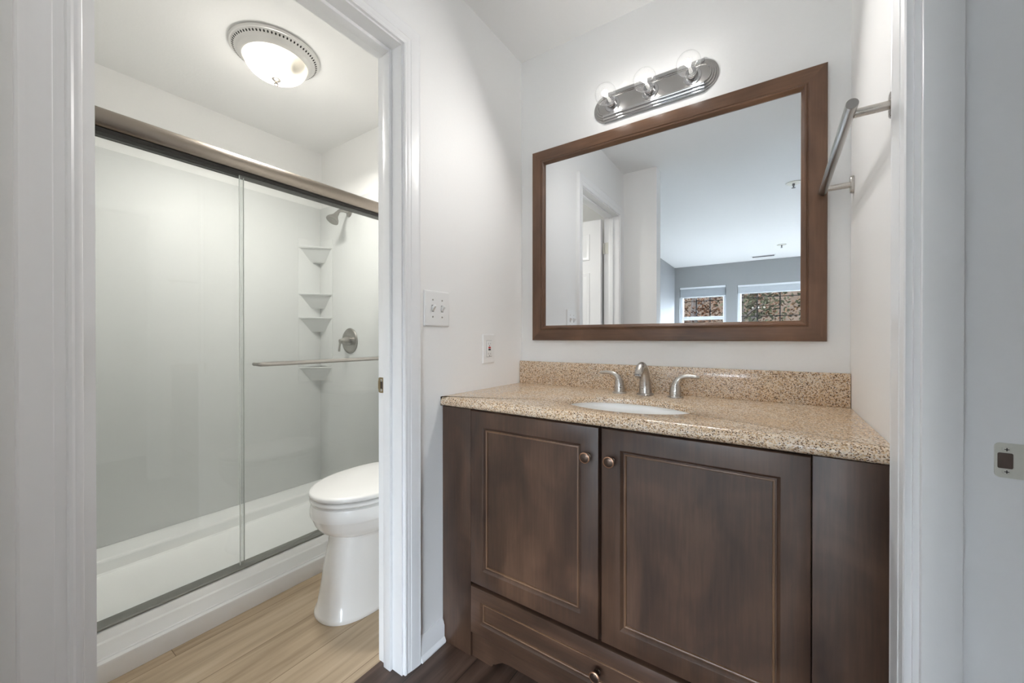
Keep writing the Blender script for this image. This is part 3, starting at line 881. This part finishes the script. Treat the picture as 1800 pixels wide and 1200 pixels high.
# ------------------------------------------------------------------ switch plate and outlet on the left wall
def wall_plate(t, y0, y1, z0, z1):
    return MB().frame((XL, 0, 0), (0, 1, 0), (0, 0, 1), (1, 0, 0), y0, y1, z0, z1, [(0, 0.0005), (0, 0.002), (0.0025, 0.0052), (0.006, 0.0062), (0.007, 0.0062)], cap_in=True).build('plate', M['plate'], t)
sw = thing('light_switch', 'white double toggle light switch plate beside the bathroom door casing', 'light switch', (XL, 0.994, 1.204))
Y0, Y1, Z0, Z1 = 0.9312, 1.0545, 1.1415, 1.2665
wall_plate(sw, Y0, Y1, Z0, Z1)
yc, zc = (Y0 + Y1) / 2, (Z0 + Z1) / 2
for k, dy in enumerate((-0.023, 0.023)):
    MB().box(XL + .0062, XL + .0066, yc + dy - .0052, yc + dy + .0052, zc - .012, zc + .012).build('slot', M['grey'], sw)
    g = MB().rings([[(XL + .0062, yc + dy - .0045, zc - .010), (XL + .0062, yc + dy + .0045, zc - .010), (XL + .0062, yc + dy + .0045, zc + .008), (XL + .0062, yc + dy - .0045, zc + .008)],
                    [(XL + .0195, yc + dy - .0038, zc + .006), (XL + .0195, yc + dy + .0038, zc + .006), (XL + .0165, yc + dy + .0038, zc + .0125), (XL + .0165, yc + dy - .0038, zc + .0125)]])
    g.build('toggle', M['plate'], sw)
    for dz in (-.030, .030):
        MB().lathe((XL + .0062, yc + dy, zc + dz), (1, 0, 0), [(.0032, 0), (.0030, .0008), (.001, .0011)], 14).build('screw', M['nickel'], sw)
ou = thing('outlet', 'white safety outlet with red and black buttons above the countertop', 'outlet', (XL, 1.294, 1.056))
Y0, Y1, Z0, Z1 = 1.2545, 1.3335, 0.9935, 1.1160
wall_plate(ou, Y0, Y1, Z0, Z1)
yc, zc = (Y0 + Y1) / 2, (Z0 + Z1) / 2
MB().box(XL + .0062, XL + .0064, yc - .0178, yc + .0178, zc - .0345, zc + .0345).build('face_gap', M['grey'], ou)
fc = MB().box(XL + .0063, XL + .0082, yc - .0168, yc + .0168, zc - .0335, zc + .0335, .0006).build('face', M['plate'], ou)
MB().box(XL + .0082, XL + .0096, yc - .0075, yc + .0075, zc + .0012, zc + .0078, .0004).build('reset_button', M['red'], ou)
MB().box(XL + .0082, XL + .0096, yc - .0075, yc + .0075, zc - .0072, zc - .0006, .0004).build('test_button', M['black'], ou)
for s in (1, -1):
    z = zc + s * .021
    b = MB()
    b.box(XL + .0081, XL + .0084, yc - .0075, yc - .0058, z - .004, z + .004)
    b.box(XL + .0081, XL + .0084, yc + .0055, yc + .0072, z - .0033, z + .0033)
    b.lathe((XL + .0081, yc, z - .009), (1, 0, 0), [(.0027, 0), (.0027, .0003)], 12)
    b.build('socket_slots', M['grey'], ou)

# ------------------------------------------------------------------ shower: pan, surround, sliding doors
YS0, YS1 = 0.0185, 1.5231
pan = thing('shower_pan', 'white shower base with stepped curb on the bathroom floor', 'shower base', (-2.2, 0.77, 0))
cp = [(-1.776, 0.0005), (-1.776, 0.064), (-1.779, 0.070), (-1.786, 0.070), (-1.790, 0.074), (-1.806, 0.098), (-1.810, 0.103), (-1.818, 0.1065), (-1.832, 0.122), (-1.836, 0.1255), (-1.842, 0.127), (-1.91, 0.129), (-1.925, 0.124), (-1.945, 0.07), (-1.97, 0.042),
      (-2.480, 0.030), (-2.492, 0.033), (-2.499, 0.042), (-2.503, 0.086), (-2.507, 0.093), (-2.515, 0.096), (-2.658, 0.0965), (-2.6785, 0.0965), (-2.6785, 0.0005)]
MB().prism(cp, 'y', YS0, YS1).build('base', M['acrylic'], pan, sharp=20)
MB().prism([(-1.7575, 0.0005), (-1.7575, 0.060), (-1.760, 0.066), (-1.7755, 0.068), (-1.7755, 0.0005)], 'y', YS0, YS1).build('skirt_board', M['trim'], pan)
MB().lathe((-2.2, 0.22, 0.0435), (0, 0, 1), [(.055, 0), (.055, .002), (.05, .003)], 28).build('drain', M['nickel'], pan)

SZ0, SZ1 = 0.097, 2.010
sur = thing('shower_surround', 'glossy white shower wall surround with corner shelves', 'shower surround', (-2.66, 0.77, SZ0))
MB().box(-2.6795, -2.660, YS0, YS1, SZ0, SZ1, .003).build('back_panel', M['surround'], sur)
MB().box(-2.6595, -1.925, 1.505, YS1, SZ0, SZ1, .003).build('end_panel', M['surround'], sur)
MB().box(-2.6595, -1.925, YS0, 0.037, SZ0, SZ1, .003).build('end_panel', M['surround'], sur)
b = MB()
b.box(-2.6597, -2.657, 1.352, 1.5045, 0.80, 1.775, .001)
b.box(-2.6568, -2.505, 1.502, 1.5047, 0.80, 1.775, .001)
b.build('shelf_column', M['surround'], sur)
s0 = None
for zt_ in (1.720, 1.402, 1.240, 0.902):
    if s0 is None:
        cx, cy = -2.6565, 1.5015
        def tri(l, z, bow=0.0):
            out = [(cx, cy, z)]
            for k in range(9):
                t = k / 8
                x = cx + l * t; y = cy - l * (1 - t)
                o = bow * math.sin(PI * t)
                out.append((x + o * .7, y - o * .7, z))
            return out
        s0 = MB().rings([tri(.060, zt_ - .098), tri(.066, zt_ - .094), tri(.135, zt_ - .014), tri(.147, zt_ - .010, .004), tri(.150, zt_ - .003, .006), tri(.147, zt_, .006), tri(.140, zt_ - .001, .004), tri(.136, zt_ - .006, .002)]).build('shelf', M['surround'], sur, sharp=25)
        zz = zt_
    else:
        copy_part(s0, (0, 0, zt_ - zz), sur)

sd = thing('sliding_shower_door', 'frameless sliding glass shower door with a brushed metal header', 'shower door', (-1.865, 0.77, 0.13))
hp = []
for k in range(11):
    a = R(-80 + 160 * k / 10)
    hp.append((-1.862 + 0.024 * math.cos(a), 1.8335 + 0.0345 * math.sin(a)))
hp += [(-1.905, 1.868), (-1.910, 1.862), (-1.910, 1.7995)]
MB().prism(hp, 'y', YS0 + .019, 1.5045).build('header_rail', M['header'], sd, sharp=25)
MB().box(-1.9085, -1.851, YS0 + .019, 1.5045, 1.784, 1.799).build('channel', M['dark'], sd)
MB().prism([(-1.842, 0.1295), (-1.842, 0.1345), (-1.846, 0.137), (-1.898, 0.137), (-1.902, 0.1345), (-1.902, 0.1295)], 'y', YS0 + .019, 1.5045).build('bottom_track', M['track'], sd)
def gpanel(xc, ya, yb):
    g = MB().box(xc - .003, xc + .003, ya, yb, 0.142, 1.783).build('glass_panel', M['showerglass'], sd)
    b = MB()
    for y in (ya, yb):
        b.box(xc - .0032, xc + .0032, y - (.0016 if y == ya else 0), y + (.0016 if y == yb else 0), 0.142, 1.783)
    b.build('glass_edge', M['glassedge'], g)
    return g
gp_out = gpanel(-1.862, 0.7045, 1.495)
gp_in = gpanel(-1.886, 0.045, 0.7275)
bx = -1.806
P, r = bez([(-1.8588, 0.757, .987, .008), (-1.835, 0.757, .987, .008), (-1.815, 0.762, .987, .009), (bx, 0.785, .987, .0095), (bx, 1.0, .987, .0095), (bx, 1.40, .987, .0095), (-1.815, 1.428, .987, .009), (-1.835, 1.433, .987, .008), (-1.8588, 1.433, .987, .008)], 64)
MB().tube(P, r, 18).build('towel_rail', M['nickel_y'], gp_out, sharp=50)

sh = thing('showerhead', 'small brushed nickel shower head on the end wall behind glass', 'shower head', (-2.311, 1.505, 1.922))
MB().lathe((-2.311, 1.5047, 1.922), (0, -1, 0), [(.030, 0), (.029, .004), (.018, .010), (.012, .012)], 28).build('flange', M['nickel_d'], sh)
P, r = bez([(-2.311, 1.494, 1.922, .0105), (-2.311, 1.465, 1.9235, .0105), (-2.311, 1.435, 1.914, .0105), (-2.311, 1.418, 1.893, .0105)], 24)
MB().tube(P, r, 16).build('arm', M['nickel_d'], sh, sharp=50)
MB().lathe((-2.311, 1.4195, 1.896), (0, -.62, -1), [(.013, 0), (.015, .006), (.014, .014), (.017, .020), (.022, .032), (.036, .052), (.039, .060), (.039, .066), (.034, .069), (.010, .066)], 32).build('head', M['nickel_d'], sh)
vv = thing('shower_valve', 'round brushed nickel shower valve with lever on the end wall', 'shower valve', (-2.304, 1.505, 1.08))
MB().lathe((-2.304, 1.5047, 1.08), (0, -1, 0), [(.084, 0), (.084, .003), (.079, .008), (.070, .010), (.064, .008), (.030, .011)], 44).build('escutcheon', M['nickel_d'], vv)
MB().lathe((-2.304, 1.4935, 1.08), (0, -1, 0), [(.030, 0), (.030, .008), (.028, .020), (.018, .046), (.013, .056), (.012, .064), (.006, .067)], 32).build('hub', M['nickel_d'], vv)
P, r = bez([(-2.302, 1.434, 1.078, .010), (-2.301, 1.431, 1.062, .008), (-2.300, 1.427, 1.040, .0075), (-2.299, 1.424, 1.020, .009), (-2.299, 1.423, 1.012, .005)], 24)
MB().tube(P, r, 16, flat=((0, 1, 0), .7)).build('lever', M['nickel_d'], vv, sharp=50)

# ------------------------------------------------------------------ toilet
tx = -1.445
to = thing('toilet', 'white elongated toilet with closed lid beside the shower', 'toilet', (tx, 1.15, 0))
def egg(a, yf, yb, z, ym=None, nf=2.0, nb=2.6, seg=48, xc=tx):
    ym = ym if ym is not None else yf + 0.24
    out = []
    for k in range(seg):
        t = 2 * PI * k / seg
        c, s = math.cos(t), math.sin(t)
        nn = nf if s < 0 else nb
        x = a * math.copysign(abs(c) ** (2 / nn), c)
        y = math.copysign(abs(s) ** (2 / nn), s) * ((ym - yf) if s < 0 else (yb - ym))
        out.append((xc + x, ym + y, z))
    return out
px = -1.455
st = [egg(.130, .816, 1.46, 0.0005, 1.0, 2.3, 4, xc=px), egg(.132, .814, 1.46, .008, 1.0, 2.3, 4, xc=px), egg(.130, .817, 1.46, .018, 1.0, 2.3, 4, xc=px), egg(.124, .824, 1.46, .026, 1.0, 2.3, 4, xc=px),
      egg(.114, .836, 1.46, .10, 1.01, 2.3, 4, xc=px), egg(.108, .850, 1.46, .19, 1.02, 2.3, 4, xc=px), egg(.108, .862, 1.46, .27, 1.03, 2.3, 4), egg(.114, .868, 1.46, .305, 1.03, 2.2, 4),
      egg(.120, .868, 1.47, .318, 1.03, 2.1, 4), egg(.132, .850, 1.48, .326, 1.03, 2.0, 3.5), egg(.150, .830, 1.49, .340, 1.03, 2.0, 3.5), egg(.166, .812, 1.50, .362, 1.03, 2.0, 3.2), egg(.174, .802, 1.50, .388, 1.03, 2.0, 3.2), egg(.179, .797, 1.50, .396, 1.03, 2.0, 3),
      egg(.182, .794, 1.50, .402, 1.03, 2.0, 3), egg(.182, .795, 1.50, .43, 1.03, 2.0, 3), egg(.178, .799, 1.50, .446, 1.03, 2.0, 3), egg(.170, .807, 1.49, .450, 1.03, 2.0, 3)]
MB().rings(st).build('bowl', M['china'], to, sharp=40)
def slab(name, a, yf, yb, z0, z1, mat, dome=0.0):
    rs = [egg(a - .004, yf + .004, yb, z0), egg(a, yf, yb, z0 + .004), egg(a, yf, yb, z1 - .006), egg(a - .004, yf + .004, yb - .004, z1 - .001), egg(a - .014, yf + .014, yb - .012, z1 + dome * .3), egg(a * .5, yf + .12, yb - .1, z1 + dome)]
    return MB().rings(rs).build(name, mat, to, sharp=50)
slab('seat', .183, .793, 1.27, .4560, .4710, M['seat'])
slab('lid', .184, .790, 1.275, .4780, .497, M['seat'], .003)
MB().box(tx - .09, tx + .09, 1.272, 1.30, .452, .488, .008).build('hinge', M['seat'], to)
tk = MB().box(tx - .215, tx + .215, 1.335, 1.515, .4505, .755, .02, 3).build('tank', M['china'], to)
MB().box(tx - .222, tx + .222, 1.327, 1.519, .7555, .79, .010, 3).build('tank_lid', M['china'], to)
MB().tube([(tx - .15, 1.3345, .70), (tx - .15, 1.318, .70)], .008, 12).tube([(tx - .155, 1.316, .70), (tx - .09, 1.314, .695)], [.008, .006], 12).build('flush_lever', M['nickel'], to)

# ------------------------------------------------------------------ bathroom ceiling lamp
LX, LY = -1.900, 0.868
cl = thing('ceiling_lamp', 'round flush ceiling lamp with frosted glass dome and pierced ring', 'ceiling light', (LX, LY, CZ))
c0 = (LX, LY, CZ - 0.0004)
MB().lathe(c0, (0, 0, -1), [(.176, 0), (.180, .004), (.180, .009), (.176, .013), (.172, .014), (.170, .016), (.158, .0255), (.155, .027), (.150, .034), (.146, .038), (.142, .040), (.137, .045), (.131, .047), (.127, .044), (.127, .032), (.150, .012)], 72, True, False).build('ring', M['lampring'], cl, sharp=28)
b = MB()
for k in range(72):
    a = 2 * PI * k / 72
    u = Vector((math.cos(a), math.sin(a), 0)); v = Vector((-math.sin(a), math.cos(a), 0))
    nrm = (u * .0095 - Vector((0, 0, .012))).normalized()
    sl = (Vector((0, 0, -.0095)) - u * .012).normalized()
    cc = Vector((LX, LY, CZ - .0212)) + u * .164 + nrm * .0006
    ring = [cc + sl * (.0052 * math.sin(2 * PI * i / 10)) + v * (.0034 * math.cos(2 * PI * i / 10)) for i in range(10)]
    b.rings([[p - nrm * .0015 for p in ring], ring])
sl_ = b.build('vent_slots', M['dark'], cl)
dp = []
for k in range(15):
    t = k / 14
    dp.append((.1275 * math.cos(t * PI / 2) ** .9 if k < 14 else .010, .043 + .078 * math.sin(t * PI / 2)))
b = MB().lathe(c0, (0, 0, -1), dp, 72, False, True)
b.build('dome', M['dome'], cl, sharp=70)
MB().lathe((LX, LY, CZ - .1216), (0, 0, -1), [(.006, -.01), (.0175, -.0015), (.0185, .001), (.016, .004), (.010, .006), (.006, .009), (.0065, .016), (.010, .020), (.009, .026), (.003, .030)], 28).build('finial', M['nickel'], cl)
lb = (LX - .055, LY - .025, CZ - .072)
MB().lathe((LX - .015, LY - .007, CZ - .060), (-.055, -.025, -.012), [(.012, 0), (.013, .02), (.022, .035), (.026, .05), (.022, .065), (.008, .074)], 20).build('lit_bulb', M['dome_bulb'], cl)
MB().lathe((LX + .015, LY + .007, CZ - .060), (.055, .025, -.012), [(.012, 0), (.013, .02), (.022, .035), (.026, .05), (.022, .065), (.008, .074)], 20).build('unlit_bulb', M['grey'], cl)
for kind, pw, dz in (('AREA', DOME, -.155), ('POINT', DOME_ALL, -.235)):
    L = bpy.data.lights.new('ceiling_lamp_light', kind); L.energy = pw; L.color = (1.0, 0.97, 0.91)
    if kind == 'AREA':
        L.shape = 'DISK'; L.size = 0.22; L.spread = R(165)
    else:
        L.shadow_soft_size = 0.06
    o = bpy.data.objects.new('ceiling_lamp_light', L); COL.objects.link(o); o.parent = cl
    o.location = (0, 0, dz)

# ------------------------------------------------------------------ bedroom ceiling fittings seen in the mirror
def sprinkler(x, y, label):
    t = thing('sprinkler_head', label, 'sprinkler', (x, y, CZ), 'ceiling sprinklers')
    MB().lathe((x, y, CZ - .0004), (0, 0, -1), [(.056, 0), (.055, .005), (.040, .012), (.016, .008)], 32).build('escutcheon', M['satin'], t)
    MB().lathe((x, y, CZ - .006), (0, 0, -1), [(.009, 0), (.009, .018), (.005, .022), (.005, .034), (.003, .036)], 16).lathe((x, y, CZ - .042), (0, 0, -1), [(.015, 0), (.015, .002)], 16).build('deflector', M['grey'], t)
sprinkler(0.133, -0.95, 'white ceiling sprinkler head nearer the vanity, seen in the mirror')
sprinkler(0.085, -3.53, 'small ceiling sprinkler head near the bedroom windows, seen in the mirror')
cv = thing('ceiling_vent', 'slotted white air vent on the bedroom ceiling above the windows', 'air vent', (-0.147, -4.27, CZ))
MB().frame((0, 0, CZ - .0004), (1, 0, 0), (0, 1, 0), (0, 0, -1), -.312, .018, -4.345, -4.205, [(0, 0), (0, .004), (.004, .007), (.016, .008), (.018, .002)], cap_in=False).build('frame', M['plate'], cv)
MB().box(-.296, .002, -4.329, -4.221, CZ - .0030, CZ - .0006).build('duct', M['dark'], cv)
b = MB()
for k in range(7):
    y = -4.322 + .0165 * k
    b.box(-.294, .0, y, y + .0035, CZ - .008, CZ - .0035)
b.build('louvres', M['grey'], cv)  # grey colour stands in for the shade in the vent's slots
